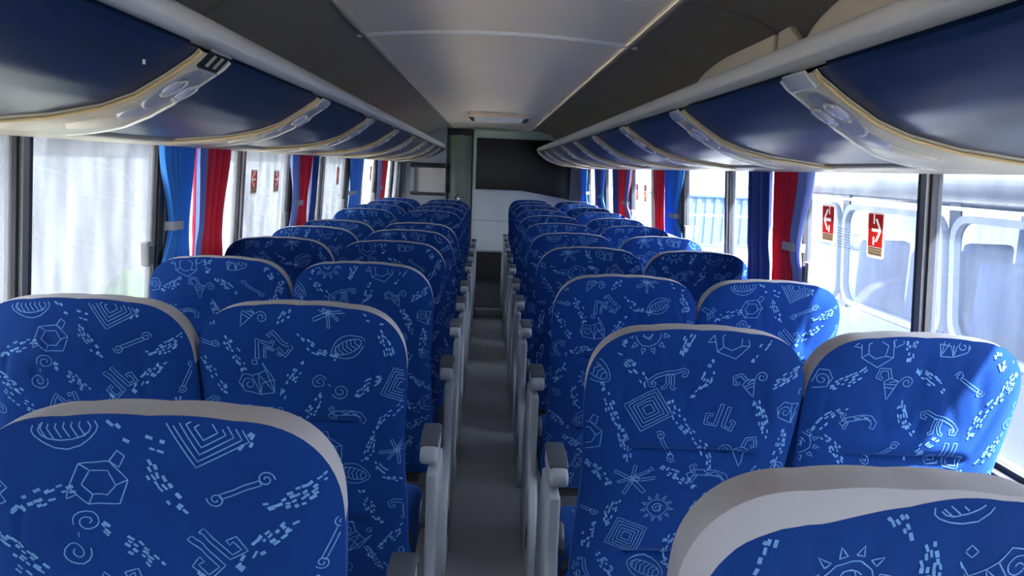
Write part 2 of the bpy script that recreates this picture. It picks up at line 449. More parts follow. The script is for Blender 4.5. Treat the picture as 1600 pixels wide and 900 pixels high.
def arm_meshes():
    """armrest running forward from y=0: pale body with a drooping nose and slate pad on top"""
    b = MB()
    prof = [(0,-.02),(-.004,.0),(.008,.018),(.05,.024),(.12,.028),(.19,.024),(.215,.0),(.21,-.03),(.16,-.045),(.05,-.034)]
    b.prism(prof, -.024, .024, M['seatgrey'], axis=0, bev=.009)
    p = MB()
    pr = [(.03,.016),(.036,.031),(.11,.040),(.19,.036),(.224,.012),(.22,-.005),(.21,.0),(.185,.02)]
    p.prism(pr, -.0265, .0265, M['padgrey'], axis=0, bev=.006)
    return b, p
_a, _p = arm_meshes(); _a = _a.build('armrest'); _p = _p.build('arm_pad'); ARM = _a.data; PAD = _p.data
bpy.data.objects.remove(_a); bpy.data.objects.remove(_p)
def panel_mesh():
    mb = MB()
    poly = [(.085,.655),(.083,.50),(.06,.44),(-.02,.36),(-.10,.28),(-.16,.16),(-.17,.03),(-.15,0),(.36,0),(.40,.1),(.42,.3),(.42,.47),(.36,.54),(.30,.655)]
    mb.prism(poly, -.017, .017, M['seatgrey'], axis=0, bev=.008)
    return mb
_c = panel_mesh().build('side_panel'); PANEL = _c.data; bpy.data.objects.remove(_c)
def post_mesh():
    mb = MB(); mb.box((-.013,.12,.30), (.013,.19,.65), M['seatgrey'], bev=.006); return mb
_c = post_mesh().build('arm_post'); POST = _c.data; bpy.data.objects.remove(_c)
def lever_mesh():
    mb = MB(); mb.prism([(.0,.0),(.012,.03),(.05,.055),(.075,.05),(.08,.02),(.06,-.02),(.02,-.02)], -.012, .012, M['padgrey'], axis=0, bev=.006)
    return mb
_c = lever_mesh().build('recline_lever'); LEVER = _c.data; bpy.data.objects.remove(_c)
def slot_mesh():
    mb = MB(); bm = bmesh.new(); bmesh.ops.create_uvsphere(bm, u_segments=14, v_segments=8, radius=1)
    mb.bm(bm, M['darkplastic'], Matrix.Diagonal((.003,.03,.055,1)), True); return mb
_c = slot_mesh().build('grip_hole'); HOLE = _c.data; bpy.data.objects.remove(_c)

def child(name, data, parent, loc=(0,0,0)):
    o = bpy.data.objects.new(name, data); COL.objects.link(o); o.parent = parent; o.location = loc; return o

TILT = 12.0
def seat(x, d, side, aisle, label, variant, tilt=TILT, zs=1.):
    t = R(tilt)
    y = d + HB*math.sin(R(TILT)) + TH*math.cos(R(TILT))
    r = thing('coach_seat', label, 'seat', (x, y, 0), 'coach seats in rows')
    bk = child('backrest', BACKS[variant][0], r, (0,0,PIV)); bk.rotation_euler.x = t; bk.scale.z = zs
    eb = child('edge_band', BACKS[variant][1], bk); eb['label'] = 'plain grey edging'
    sh = 0 if not aisle else (.014 if side == 'left' else -.014)
    child('seat_cushion', CUSH, r, (sh,0,0)); child('seat_belt', BELT, r, (sh,0,0)); child('pedestal', PED, r)
    if aisle:
        s = 1 if side == 'left' else -1       # direction of the aisle
        fo = .292 if side == 'left' else .272
        child('side_panel', PANEL, r, (s*fo,0,0)); child('recline_lever', LEVER, r, (s*(fo-.024),.10,.50))
        a = child('armrest', ARM, r, (s*(fo-.014),.105,.695)); child('arm_pad', PAD, a)
        child('grip_hole', HOLE, r, (s*(fo+.0175),-.06,.17))
        a = child('armrest', ARM, r, (-s*.247,.13,.695)); child('arm_pad', PAD, a)
        child('arm_post', POST, r, (-s*.247,.08,0))
    return r
LD = [1.07,1.88,2.60,3.38,4.07,4.72,5.72,6.42,7.15,7.83]
RD = [.917,1.74,2.55,3.35,4.18,4.93,5.72,6.5,7.28,7.95,8.6]
XA = {'left': -.436, 'right': .456}; XW = {'left': -.928, 'right': .9465}; NEAR = {'left': [.888,.926,1.,1.], 'right': [.849,.923,.98,1.02]}
def dd(side, i, d): return d*(NEAR[side][i] if i < 4 else 1.)
rs = random.Random(8)
LTILT = {5: 15.5, 4: 13.5, 6: 11}
for i, d in enumerate(LD):
    v = [2,0,1,3,4,0,2,1,3,4][i]
    seat(XA['left'], dd('left', i, d), 'left', True, f'blue patterned aisle seat, {ORD[i]} row from the camera, left of the aisle', v, LTILT.get(i, TILT), 1. if i < 2 else .985)
    if i: seat(XW['left'], dd('left', i, d)+rs.uniform(-.02,.02), 'left', False, f'blue patterned window seat, {ORD[i]} row from the camera, left of the aisle', (v+2) % 5, LTILT.get(i, TILT), 1. if i < 2 else .985)
for i, d in enumerate(RD):
    v = [5,1,0,4,2,3,1,0,4,2,3][i]
    seat(XA['right'], dd('right', i, d), 'right', True, f'blue patterned aisle seat, {ORD[i]} row from the camera, right of the aisle' if i else 'blue patterned seat with extra wide grey edging, first row right of the aisle', v, TILT, 1. if i < 2 else .985)
    if i: seat(XW['right'], dd('right', i, d)+rs.uniform(-.02,.02), 'right', False, f'blue patterned window seat, {ORD[i]} row from the camera, right of the aisle', (v+2) % 5, TILT, 1. if i < 2 else .985)

# ------------------------------------------------------------------ shell
YB, YF = -1.3, 10.3
SILL, HEAD = .84, 1.56
WX0, WX1 = 1.225, 1.175            # wall x at the sill and at the head (sides lean in)
def wx(z): return WX0+(WX1-WX0)*(z-SILL)/(HEAD-SILL)
b = MB(); b.box((-1.26,YB,-.06), (1.26,8.2,0), M['floor']); b.box((-1.26,8.2,-.06), (1.26,YF+.2,0), M['frontfloor'])
struct(b.build('floor'))
for sd, sg in (('left',-1),('right',1)):
    b = MB(); xs = sorted((sg*1.235, sg*1.29)); b.box((xs[0],YB,-.06), (xs[1],YF+.2,SILL-.02), M['wall'])
    xs = sorted((sg*1.19, sg*1.29)); b.box((xs[0],YB,SILL-.02), (xs[1],YF+.2,SILL), M['rubber'], bev=.004)
    xs = sorted((sg*1.13, sg*1.29)); b.box((xs[0],YB,HEAD), (xs[1],YF+.2,2.02), M['wall'])
    struct(b.build('wall_'+sd))
b = MB(); b.box((-1.29,YB-.05,-.06), (1.29,YB,.95), M['wall']); b.box((-1.29,YB-.05,1.75), (1.29,YB,2.15), M['wall'])
for xa, xb in ((-1.29,-1.05),(1.05,1.29)): b.box((xa,YB-.05,.95), (xb,YB,1.75), M['wall'])
struct(b.build('wall_back'))
g = MB(); g.box((-1.05,YB-.03,.95), (1.05,YB-.024,1.75), M['glassB'])
wo = MB(); 
for lo, hi in (((-1.06,YB-.045,.94),(1.06,YB+.01,.97)), ((-1.06,YB-.045,1.73),(1.06,YB+.01,1.76)), ((-1.06,YB-.045,.97),(-1.03,YB+.01,1.73)), ((1.03,YB-.045,.97),(1.06,YB+.01,1.73))):
    wo.box(lo, hi, M['rubber'])
w0 = struct(wo.build('window_1')); g.build('glass', w0)

# ceiling: pale arched centre panel, charcoal side panels
b = MB(); CX = .525
rows = []
for y in [YB+(YF-YB)*k/40 for k in range(41)]:
    rows.append([(CX*u, y, 2.0+.03*(1-u*u)) for u in [-1+k/8 for k in range(17)]])
b.grid(rows, M['ceil'])
b.box((-1.29,YB,2.06), (1.29,YF+.2,2.1), M['dark'])
struct(b.build('ceiling'))
for sd, sg in (('left',-1),('right',1)):
    b = MB()
    prof = [(CX-.012,1.992),(CX+.03,1.995),(CX+.12,1.985),(CX+.24,1.95),(CX+.36,1.88),(CX+.42,1.80)]
    rows = [[(sg*x, y, z) for x, z in prof] for y in [YB+(YF-YB)*k/30 for k in range(31)]]
    b.grid(rows, M['dark'])
    # lengthwise lip and cross joints
    b.box((min(sg*(CX-.014), sg*(CX+.004)),YB,1.985), (max(sg*(CX-.014), sg*(CX+.004)),YF,1.999), M['dark'], bev=.003)
    for yj in (2.3, 3.6, 4.9, 6.2, 7.5, 8.8):
        rows = [[(sg*x, y, z-.004) for x, z in prof] for y in (yj, yj+.012)]
        b.grid(rows, M['pillar'])
    o = struct(b.build('ceiling_'+sd))
b = MB()
for yj in (.35, 3.15):
    rows = [[(CX*u, y, 2.0+.03*(1-u*u)-dz) for u in [-1.05+2.1*k/16 for k in range(17)]] for y, dz in ((yj-.016,.0),(yj-.012,.011),(yj+.012,.011),(yj+.016,.0))]
    b.grid(rows, M['seam'])
struct(b.build('trim_1'))

# roof hatch near the front
t = thing('roof_hatch', 'rectangular recessed vent frame in the pale ceiling near the front', 'vent', (.06,7.55,1.995))
b = MB()
for lo, hi in (((-.30,0,-.016),(.30,.05,.03)), ((-.30,.75,-.016),(.30,.80,.03)), ((-.30,.05,-.016),(-.24,.75,.03)), ((.24,.05,-.016),(.30,.75,.03))):
    b.box(lo, hi, M['ceil'], bev=.006)
b.build('frame', t)
b = MB(); b.box((-.24,.05,-.012), (.24,.75,.02), M['front'], bev=.004); b.build('lid', t)
b = MB()
for k in range(4): b.box((-.295+k*.004,.06+.17*k,-.020), (-.245,.17+.17*k,-.014), M['darkplastic']); b.box((.245,.06+.17*k,-.020), (.295,.17+.17*k,-.014), M['darkplastic'])
b.build('side_grille', t)

# ------------------------------------------------------------------ windows, pillars
JL = [-.8, 1.0, 2.80, 4.60, 6.40, 8.05, 9.4]; ML = [-1.7, .1, 1.98, 3.70, 5.48, 7.15]
JR = [-.8, 1.1, 2.93, 4.74, 6.50, 7.95, 9.35]; MR = [-1.7, .2, 2.08, 3.84, 5.62, 7.2, 8.7]
wn = 2; tn = 2
def sheet(y0, y1, xoff0, xoff1, z0, z1, sg, m):
    """leaning slab along the side wall from y0 to y1"""
    mb = MB(); P = []
    for y in (y0, y1):
        for z in (z0, z1):
            for off in (xoff0, xoff1): P.append((sg*(wx(z)-off), y, z))
    k = mb.add(P)
    for q in ((0,1,3,2),(4,6,7,5),(0,4,5,1),(2,3,7,6),(0,2,6,4),(1,5,7,3)): mb.face([k+i for i in q], m)
    return mb
def merge(a, b_):
    n = len(a.v); a.v += b_.v
    for f, mi_, s_ in zip(b_.f, b_.m, b_.smooth): a.face([n+i for i in f], b_.mats[mi_], s_)
for sd, sg, J, Mu in (('left',-1,JL,ML),('right',1,JR,MR)):
    cuts = sorted([(y,'j') for y in J]+[(y,'m') for y in Mu])
    # pillars
    for y, kd in cuts:
        if kd == 'm':
            mb = sheet(y-.024, y+.002, -.03, .016, SILL, HEAD, sg, M['pillar']); merge(mb, sheet(y+.002, y+.022, -.03, .013, SILL, HEAD, sg, M['rubber']))
        else:
            mb = sheet(y-.03, y+.012, -.03, .012, SILL, HEAD, sg, M['rubber']); merge(mb, sheet(y+.012, y+.075, -.03, .014, SILL, HEAD, sg, M['pillar'])); merge(mb, sheet(y+.075, y+.10, -.03, .012, SILL, HEAD, sg, M['rubber']))
        struct(mb.build('trim_%d' % tn)); tn += 1
    ends = [YB] + [c[0] for c in cuts] + [YF-(.55 if sd == 'right' else .3)]
    kinds = ['e'] + [c[1] for c in cuts] + ['e']
    for i in range(len(ends)-1):
        a = ends[i] + {'e':0,'m':.022,'j':.10}[kinds[i]]; c = ends[i+1] - {'e':0,'m':.024,'j':.03}[kinds[i+1]]
        if c-a < .05: continue
        fr = sheet(a, a+.012, -.022, .006, SILL, HEAD, sg, M['rubber']); merge(fr, sheet(c-.012, c, -.022, .006, SILL, HEAD, sg, M['rubber']))
        merge(fr, sheet(a+.012, c-.012, -.022, .006, SILL, SILL+.014, sg, M['rubber']))
        w = struct(fr.build('window_%d' % wn)); wn += 1
        sheet(a+.012, c-.012, -.012, -.006, SILL+.014, HEAD, sg, M['glassL' if sd == 'left' else 'glassR']).build('glass', w)
    ya_ = YF-(.55 if sd == 'right' else .3); struct(sheet(ya_, YF+.06, -.04, .02, SILL, HEAD, sg, M['wall']).build('trim_%d' % tn)); tn += 1  # blind slab added past the last window to cut light at the front
# latches
for sd, sg, J in (('left',-1,JL[2:6]),('right',1,JR[2:5])):
    for k, y in enumerate(J):
        t = thing('window_latch', f'grey window latch under the {ORD[k]} tied curtain, {sd} side', 'latch', (sg*wx(1.15), y-.12, 1.115), 'window latches')
        b = MB(); xs = sorted((0, -sg*.028)); b.box((xs[0],-.02,0), (xs[1],.025,.085), M['pillar'], bev=.005); b.build('housing', t)
        b = MB(); xs = sorted((-sg*.026, -sg*.034)); b.box((xs[0],-.012,.012), (xs[1],.017,.07), M['padgrey'], bev=.003); b.build('grip', t)

# ------------------------------------------------------------------ overhead lockers
PROF = [(.575,1.703),(.587,1.690),(.607,1.676),(.64,1.653),(.70,1.616),(.763,1.592),(.86,1.571),(.98,1.557),(1.04,1.551),(1.075,1.549)]
def off_prof(d):
    out = []
    for i, p in enumerate(PROF):
        a = PROF[max(i-1,0)]; c = PROF[min(i+1,len(PROF)-1)]
        tx, tz = c[0]-a[0], c[1]-a[1]; l = math.hypot(tx, tz)
        nx, nz = tz/l, -tx/l            # pointing into the aisle / down
        if nx > 0: nx, nz = nx, nz
        out.append((p[0]+d*(tz/l if True else 0), p[1]-d*(tx/l)))
    return out
def fine(pr, n=4):
    out = []
    for a, c in zip(pr, pr[1:]): out += [(a[0]+(c[0]-a[0])*k/n, a[1]+(c[1]-a[1])*k/n) for k in range(n)]
    return out+[pr[-1]]
LN = [1.53+1.02*k for k in range(8)]; RN = [1.43+.97*k for k in range(9)]
YE = {'left': 9.75, 'right': 9.9}
for sd, sg, NE in (('left',-1,LN),('right',1,RN)):
    ye = YE[sd]
    # continuous rounded rail along the top of the lockers, and the tray behind it
    t = thing('luggage_rail', f'long pale grey rounded rail capping the {sd} row of overhead lockers', 'rail', (sg*.6,YB,1.72))
    b = MB(); pr = []
    for k in range(15):
        a = math.pi*1.12 - math.pi*1.25*k/14
        pr.append((.605+.034*math.cos(a), 1.742+.036*math.sin(a)))
    pr = [(.60,1.716)] + pr + [(.66,1.765)]
    rows = [[(sg*(x-.6), y-YB, z-1.72) for x, z in pr] for y in (YB, 0, 2, 4, 6, 8, ye-.1)]
    # rounded end
    for k in range(1, 6):
        a = math.pi/2*k/5; f = math.cos(a); rows.append([(sg*((.62+(x-.62)*(.25+.75*f))-.6), ye-.1+.1*math.sin(a)-YB, 1.742+(z-1.742)*(.25+.75*f)-1.72) for x, z in pr])
    b.grid(rows, M['rail']); b.build('rail', t)
    b = MB()
    xs = sorted((sg*(.66-.6), sg*(1.13-.6))); b.box((xs[0],0,.035), (xs[1],ye-YB,.045), M['dark']); b.build('tray', t)
    # under-edge trim along the window heads
    b = MB()
    pr = [(1.03,1.548),(1.06,1.538),(1.10,1.530),(1.14,1.530),(1.165,1.535),(1.165,1.575),(1.07,1.575)]
    rows = [[(sg*x, y, z) for x, z in pr] for y in (YB, ye)]
    b.grid(rows, M['beige'], closed_v=True); struct(b.build('trim_%d' % tn)); tn += 1
    # lockers between reading light panels
    edges = [YB] + NE
    for k in range(len(edges)):
        y0 = edges[k]; y1 = edges[k+1] if k+1 < len(edges) else ye-.03
        vis = k-1
        if y1 < .2: pass
        # locker door
        if y1-y0 > .2:
            if vis < 0: nm = f'navy locker overhanging the camera, {sd} side' if vis == -1 else f'navy locker behind the camera, {sd} side'
            else: nm = f'navy curved overhead locker, {ORD[vis+1]} along the {sd} rack from the camera'
            if vis == -1: nm = f'navy curved overhead locker, first and largest along the {sd} rack'
            if vis >= -1:
                t = thing('overhead_locker', nm, 'locker', (sg*.6,y0,1.55), f'overhead lockers on the {sd} rack')
                b = MB(); fp = fine(PROF)
                def ys(x, u):
                    a = .003+(.15+.27*smooth((x-.63)/.42)+.004 if vis >= 0 else 0); return a+(y1-y0-.006-a)*u
                rows = [[(sg*(x-.6), ys(x, j/6), z-1.55) for x, z in fp] for j in range(7)]
                b.grid(rows, M['lockerblue']); 
                ip = [(x+.012, z+.012) for x, z in fp[::-1]]
                rows = [[(sg*(x-.6), ys(x, u), z-1.55) for x, z in ip] for u in (0, 1)]
                b.grid(rows, M['lockerblue']); b.build('door', t)
                if sd == 'left' and vis == -1:
                    b = MB(); b.box((-.002,0,-.004), (.002,.005,.004), M['white'], bev=.0012)
                    o = b.build('paint_chip', t, loc=(.0155,2.61,.098))
        # reading light panel at y0.. 
        if k == 0: continue
        n = k-1
        if n < -1: continue
        which = 'with empty black switch slot' if (sd == 'left' and n == 0) else 'with silver number plate'
        lab = f'beige reading light panel {which}, {ORD[max(n,0)]} along the {sd} rack' if n >= 0 else f'beige reading light panel overhead beside the camera, {sd} rack'
        if n < 0: continue
        t = thing('reading_light_panel', lab, 'light panel', (sg*.6,y0,1.55), f'reading light panels on the {sd} rack')
        OP = fine(off_prof(.010)); NP = len(OP)
        def width(j):
            x = OP[j][0]; return .15 + .27*smooth((x-.63)/.42)
        b = MB(); rows = []
        for u in (0,.02,.98,1.):
            rr = []
            for j, (x, z) in enumerate(OP):
                bx, bz = fine(PROF)[j]
                lift = 0 if u in (0,1.) else 1
                px, pz = (x, z) if lift else (bx, bz)
                rr.append((sg*(px-.6), width(j)*u, pz-1.55))
            rows.append(rr)
        b.grid(rows, M['beige']); b.build('panel', t)
        for nm_, u0 in (('rim', -.006), ('rim', None)):
            b = MB(); pth = []
            for j, (x, z) in enumerate(OP): pth.append((sg*(x-.6), u0 if u0 is not None else width(j)+.002, z-1.55))
            b.tube(pth, 0.0042 if u0 is not None else .004, M['rim'] if u0 is not None else M['rail'], n=8); o = b.build(nm_, t)
            if u0 is not None: o['label'] = 'tan edge trim'
        def surf(sarc, u, lift=.0):
            """point on the panel: arc position 0..1 along the profile, u metres along the bus"""
            j = sarc*(NP-1); i = min(int(j), NP-2); f_ = j-i
            x = OP[i][0]+(OP[i+1][0]-OP[i][0])*f_; z = OP[i][1]+(OP[i+1][1]-OP[i][1])*f_
            tx, tz = OP[i+1][0]-OP[i][0], OP[i+1][1]-OP[i][1]; l = math.hypot(tx, tz)
            return Vector((sg*(x+lift*tz/l-.6), u, z-lift*tx/l-1.55)), Vector((sg*tx/l, 0, tz/l)), Vector((sg*tz/l, 0, -tx/l))
        def disc(sarc, u, ra, rb_, m, lift, dome=.006, name='lamp', yaw=.25):
            c, tv, nv = surf(sarc, u, lift); yv = Vector((0,1,0))
            t2 = tv*math.cos(yaw)+yv*math.sin(yaw); y2 = yv*math.cos(yaw)-tv*math.sin(yaw)
            mb = MB(); rows = []
            for q in (0.02,.4,.75,.92,1.,1.0):
                base = -.012 if len(rows) == 5 else dome*(1-q**3)
                rows.append([c + t2*(ra*q*math.cos(a)) + y2*(rb_*q*math.sin(a)) + nv*base for a in [2*math.pi*k_/24 for k_ in range(24)]])
            b0 = mb.grid(rows, m, closed_v=True); mb.face([b0+k_ for k_ in range(24)], m)
            return mb.build(name, t)
        # grey sunken pod, two lamp lenses with bright rings, a beige speaker bump
        disc(.38, .085, .075, .055, M['pod'], .001, .004, 'lamp_pod', .35)
        for s_, u_ in ((.36,.055),(.37,.125)):
            lp = disc(s_, u_, .027, .021, M['lens'], .006, .006, 'lamp')
            c, tv, nv = surf(s_, u_, .007); yv = Vector((0,1,0)); mb = MB()
            mb.tube([c+tv*(.029*math.cos(a))+yv*(.0225*math.sin(a)) for a in [-.6+4.6*k_/22 for k_ in range(23)]], .0032, M['white'], n=6)
            mb.build('bezel', lp)
        disc(.53, .12, .05, .04, M['pod'], .002, .005, 'call_button', .5)
        disc(.64, .16, .085, .05, M['beige'], .002, .008, 'speaker_cover', .15)
        # plate at the top
        c, tv, nv = surf(.06, .075, .003)
        b = MB(); mtx = Matrix((( (tv.x), 0, nv.x),(0,1,0),(tv.z,0,nv.z))).to_4x4(); mtx.translation = c
        if sd == 'left' and n == 0:
            b.box((-.020,-.050,-.004), (.022,.050,.001), M['slot'], xf=mtx); b.build('switch_slot', t)
            b = MB(); 
            for yy in (-.028,.012): b.box((-.014,yy,.0), (.014,yy+.012,.003), M['beige'], xf=mtx)
            b.box((-.023,-.054,-.002), (-.02,.054,.003), M['plate'], xf=mtx); b.box((.022,-.054,-.002), (.025,.054,.003), M['plate'], xf=mtx)
            b.build('slot_frame', t)
        else:
            b = MB(); b.box((-.019,-.055,-.004), (.021,.055,.003), M['plate'], bev=.003, xf=mtx); b.build('number_plate', t)
    # end cap closing the row of lockers
    b = MB(); fp = fine(PROF)
    poly = [(sg*x, z) for x, z in fp] + [(sg*1.12,1.60),(sg*1.12,1.76),(sg*.62,1.76)]
    b.prism(poly, ye-.05, ye-.03, M['front'], axis=1); struct(b.build('trim_%d' % tn)); tn += 1

# curved beige boards leaning above the right rail
for k, (y0, y1, hgt, lab) in enumerate(((1.84,2.55,.062,'beige curved board sticking up behind the rail, with a dark split at its end'), (1.05,1.68,.085,'larger beige curved board above the rail, cut by the photo edge'))):
    b = MB(); poly = [(y0,1.765),(y1,1.765)]
    for j in range(10):
        a = math.pi/2*j/9; poly.append((y1-.02-(y1-y0)*.55*(1-math.cos(a)) , 1.77+hgt*math.sin(a)))
    poly.append((y0,1.77+hgt))
    b.prism(poly, .635, .65, M['flap'], axis=0, bev=.003)
    o = b.build('liner_board'); tag(o, lab, 'board', 'beige boards above the rail')
b = MB(); b.prism([(1.70,1.765),(1.825,1.765),(1.825,1.835),(1.76,1.838),(1.70,1.80)], .64, .655, M['flap'], axis=0, bev=.003)
tag(b.build('liner_board'), 'small beige flap next to the dark split above the rail', 'board', 'beige boards above the rail')

# ------------------------------------------------------------------ curtains
def curtain(sg, y0, y1, m, label, pinch=.5, lining=None, tie=True, seed=0, ztie=1.245, lean=0., off=.029, npl=6, group='tied window curtains', zb=.99):
    """y0..y1: span at the top; gathers to `pinch` of the width at the tieback"""
    rng = random.Random(seed); zt = 1.542
    xm = sg*(wx(1.2)-off)
    t = thing('curtain', label, 'curtain', (xm, (y0+y1)/2, zt), group)
    W = y1-y0; NU, NV = npl*14+1, 34
    ph = rng.uniform(0, 6.28); amps = [rng.uniform(.7,1.3) for _ in range(npl+1)]
    def P(u, z):
        v = (z-ztie)/(zt-ztie) if z > ztie else (ztie-z)/(ztie-zb)
        k = pinch+(1-pinch)*smooth(v) if z > ztie else pinch+(1-pinch)*.75*smooth(v*1.2)
        yc = (y0+y1)/2 + lean*W*(1-(smooth(v) if z > ztie else smooth(v)*.6))
        u2 = u+.03*math.sin(5*u+ph+z*3)
        y = yc+(u2-.5)*W*k
        am = (.0095+.0055*smooth((z-1.14)/.1))*(.55+.45*k)*amps[int(u*npl)]
        uu = u+.022*math.sin(11*u+ph)+.008*math.sin(z*6+9*u+ph)
        x = sg*(wx(z)-off) - sg*am*(2*abs(math.sin(uu*npl*math.pi+ph))**.75-1)
        return Vector((x-xm, y-(y0+y1)/2, z-zt))
    zs = [zb+(zt-zb)*j/(NV-1) for j in range(NV)]
    def cloth(u0, u1, mm, name, par, lift=0):
        b = MB(); n = max(3, int(NU*(u1-u0)))
        us = [u0+(u1-u0)*i/(n-1) for i in range(n)]
        rows = [[P(u, z)-Vector((sg*lift,0,0)) for z in zs] for u in us]
        back = [[p+Vector((sg*.0022,0,0)) for p in r] for r in rows[::-1]]
        b.grid(rows+back, mm, closed_u=True)
        return b.build(name, par)
    cloth(0, 1, m, 'cloth', t)
    if lining:
        which, mm = lining
        o = cloth(*((-.1,.2) if which == 'near' else (.8,1.1)), mm, 'lining', t, .004); o['label'] = 'periwinkle lining turned out at the edge'
    if tie:
        b = MB(); zz = ztie; ya = P(0, zz); yb_ = P(1, zz)
        x0 = sg*.02; pts = []
        yy0 = ya.y-.006; yy1 = yy0+.012+.5*(yb_.y-ya.y)
        rows = []
        for z in (zz-zt-.016, zz-zt+.016):
            rows.append([(sg*.02,yy0,z),(-sg*.014,yy0,z),(-sg*.022,yy0+.01,z),(-sg*.022,yy1-.01,z),(-sg*.014,yy1,z),(sg*.02,yy1,z)])
        b.grid(rows, M['tie']); b.build('tieback', t)
    return t
# left side, from the camera forwards
curtain(-1, 2.72, 3.04, M['cblue'], 'bright blue tied curtain beside the bare dusty window', .52, None, True, 1, lean=.10, npl=8)
curtain(-1, 3.075, 3.42, M['cred'], 'red curtain with periwinkle edge behind the first blue curtain', .78, ('near', M['clin']), False, 2, lean=-.08, npl=4)
curtain(-1, 4.55, 4.98, M['cred'], 'red tied curtain just beyond the two small red stickers', .66, ('near', M['clin']), True, 3, lean=.02, npl=7)
curtain(-1, 5.0, 5.18, M['cnavy'], 'narrow deep blue curtain behind the second red curtain', .9, None, False, 4, lean=0, npl=3)
curtain(-1, 6.36, 6.95, M['cblue'], 'bright blue curtain before the far single red sticker', .75, None, True, 5, lean=.04, npl=5)
curtain(-1, 7.98, 8.6, M['cred'], 'farthest red curtain beside the wall niche', .8, ('near', M['clin']), True, 6, lean=.05, npl=4)
# right side
curtain(1, 2.79, 3.125, M['cred'], 'red tied curtain with periwinkle edge by the big exit stickers', .74, ('near', M['clin']), True, 7, lean=.13, npl=7)
curtain(1, 3.135, 3.42, M['cnavy'], 'deep blue curtain hanging behind the red one by the exit stickers', .98, None, False, 8, lean=.0, npl=3, off=.034)
curtain(1, 4.65, 5.12, M['cblue'], 'bright blue tied curtain in front of a dark red one', .66, None, True, 9, lean=.16, npl=8, off=.026, zb=1.12)
curtain(1, 5.13, 5.45, M['cred'], 'dark red curtain half hidden behind the bright blue one', .8, None, False, 10, npl=3)
curtain(1, 6.36, 7.0, M['cred'], 'red tied curtain with deep blue curtain behind, middle of the right windows', .7, ('near', M['clin']), True, 11, lean=.1, npl=5, off=.026, zb=1.12)
curtain(1, 7.0, 7.35, M['cnavy'], 'sliver of deep blue curtain behind the farther red curtain', .9, None, False, 12, npl=3, off=.026, zb=1.12)
curtain(1, 7.85, 8.55, M['cnavy'], 'deep blue tied curtain near the front, right windows', .7, ('near', M['cblue']), True, 13, lean=.05, npl=4, off=.026, zb=1.12)
curtain(1, 9.2, 10.0, M['cblue'], 'light blue curtain at the very front beside the dark panel', .8, None, True, 14, npl=5)
for sd, sg in (('left',-1),('right',1)):
    b = MB(); xx = sg*(wx(1.54)-.008); b.tube([(xx,2.5,1.536),(xx,9.9,1.536)], .004, M['pillar'], n=8)
    tag(b.build('curtain_rail'), f'thin curtain rail under the {sd} lockers', 'rail')

# ------------------------------------------------------------------ exit stickers
def sticker(sg, y, z, w, h, arrow, label):
    """flat decal on the inside of the glass; arrow = +1 points forward, -1 backward along the bus"""
    x0 = wx(z)+.006-.0012
    t = thing('exit_sticker', label, 'sticker', (sg*x0, y, z), 'emergency exit stickers')
    lean_ = (WX1-WX0)/(HEAD-SILL)
    def quad(mb, y0, y1, z0, z1, lift, m, r=0.):
        if r:
            poly = []
            for cx, cz, a0 in ((y1-r,z1-r,0),(y0+r,z1-r,1),(y0+r,z0+r,2),(y1-r,z0+r,3)):
                for k in range(5): a = math.pi/2*(a0+k/4); poly.append((cx+r*math.cos(a), cz+r*math.sin(a)))
        else: poly = [(y0,z0),(y1,z0),(y1,z1),(y0,z1)]
        ipoly(mb, poly, lift, m)
    def ipoly(mb, poly, lift, m):
        k = mb.add([(sg*(lean_*p[1]-lift), p[0], p[1]) for p in poly]); mb.face(list(range(k, k+len(poly))), m)
    b = MB(); quad(b, -w/2, w/2, 0, h, .0, M['white'], w*.12); quad(b, -w/2, w/2, 0, h, -.001, M['white'], w*.12); b.build('backing', t)
    mg = w*.07; s_ = w*.3; hz = h*.60; a = arrow; xx = -a*s_*.35
    def in_arrow(y, z):
        q = a*y/s_; v = abs(z-hz)/s_
        if -.7 < q < .75 and v < .17: return True
        if v < 1.15 and abs(q-(.98-.75*v)) < .2: return True
        return abs(y-xx) < s_*.13 and (h*.28 < z < h*.46 or h*.74 < z < h*.95)
    b = MB(); ny, nz = 44, 56
    for ii in range(ny):
        for jj in range(nz):
            y0 = -w/2+mg+(w-2*mg)*ii/ny; z0 = h*.24+(h-mg-h*.24)*jj/nz; dy = (w-2*mg)/ny; dz = (h-mg-h*.24)/nz
            if not in_arrow(y0+dy/2, z0+dz/2): quad(b, y0, y0+dy, z0, z0+dz, .0006, M['red'])
    b.build('red_print', t)
    b = MB(); quad(b, -w/2+mg, w/2-mg, mg, h*.235, .0006, M['sand'])
    for k in range(3):
        z0 = mg+h*.03+k*h*.06
        for q in range(5): quad(b, -w/2+mg+w*.06+q*w*.15, -w/2+mg+w*.17+q*w*.15, z0, z0+h*.025, .001, M['ink'])
    b.build('caption', t)
    return t
sticker(1, 2.70, 1.285, .105, .135, 1, 'red exit sticker with arrow pointing at the red curtain')
sticker(1, 2.36, 1.268, .105, .145, -1, 'large red exit sticker with arrow, standing alone nearer the window pillar')
sticker(1, 5.95, 1.28, .11, .14, -1, 'tiny red exit sticker nearer the dark red curtain, far right window')
sticker(1, 6.28, 1.28, .11, .14, 1, 'tiny red exit sticker nearer the front, far right window')
sticker(-1, 3.92, 1.32, .11, .125, -1, 'narrow red exit sticker nearer the window pillar, left windows')
sticker(-1, 4.33, 1.315, .11, .125, 1, 'narrow red exit sticker close to the second red curtain')
sticker(-1, 6.07, 1.32, .10, .14, 1, 'thin red exit sticker just before the farther blue curtain')
sticker(-1, 7.75, 1.32, .10, .15, 1, 'faint red exit sticker just before the farthest red curtain')
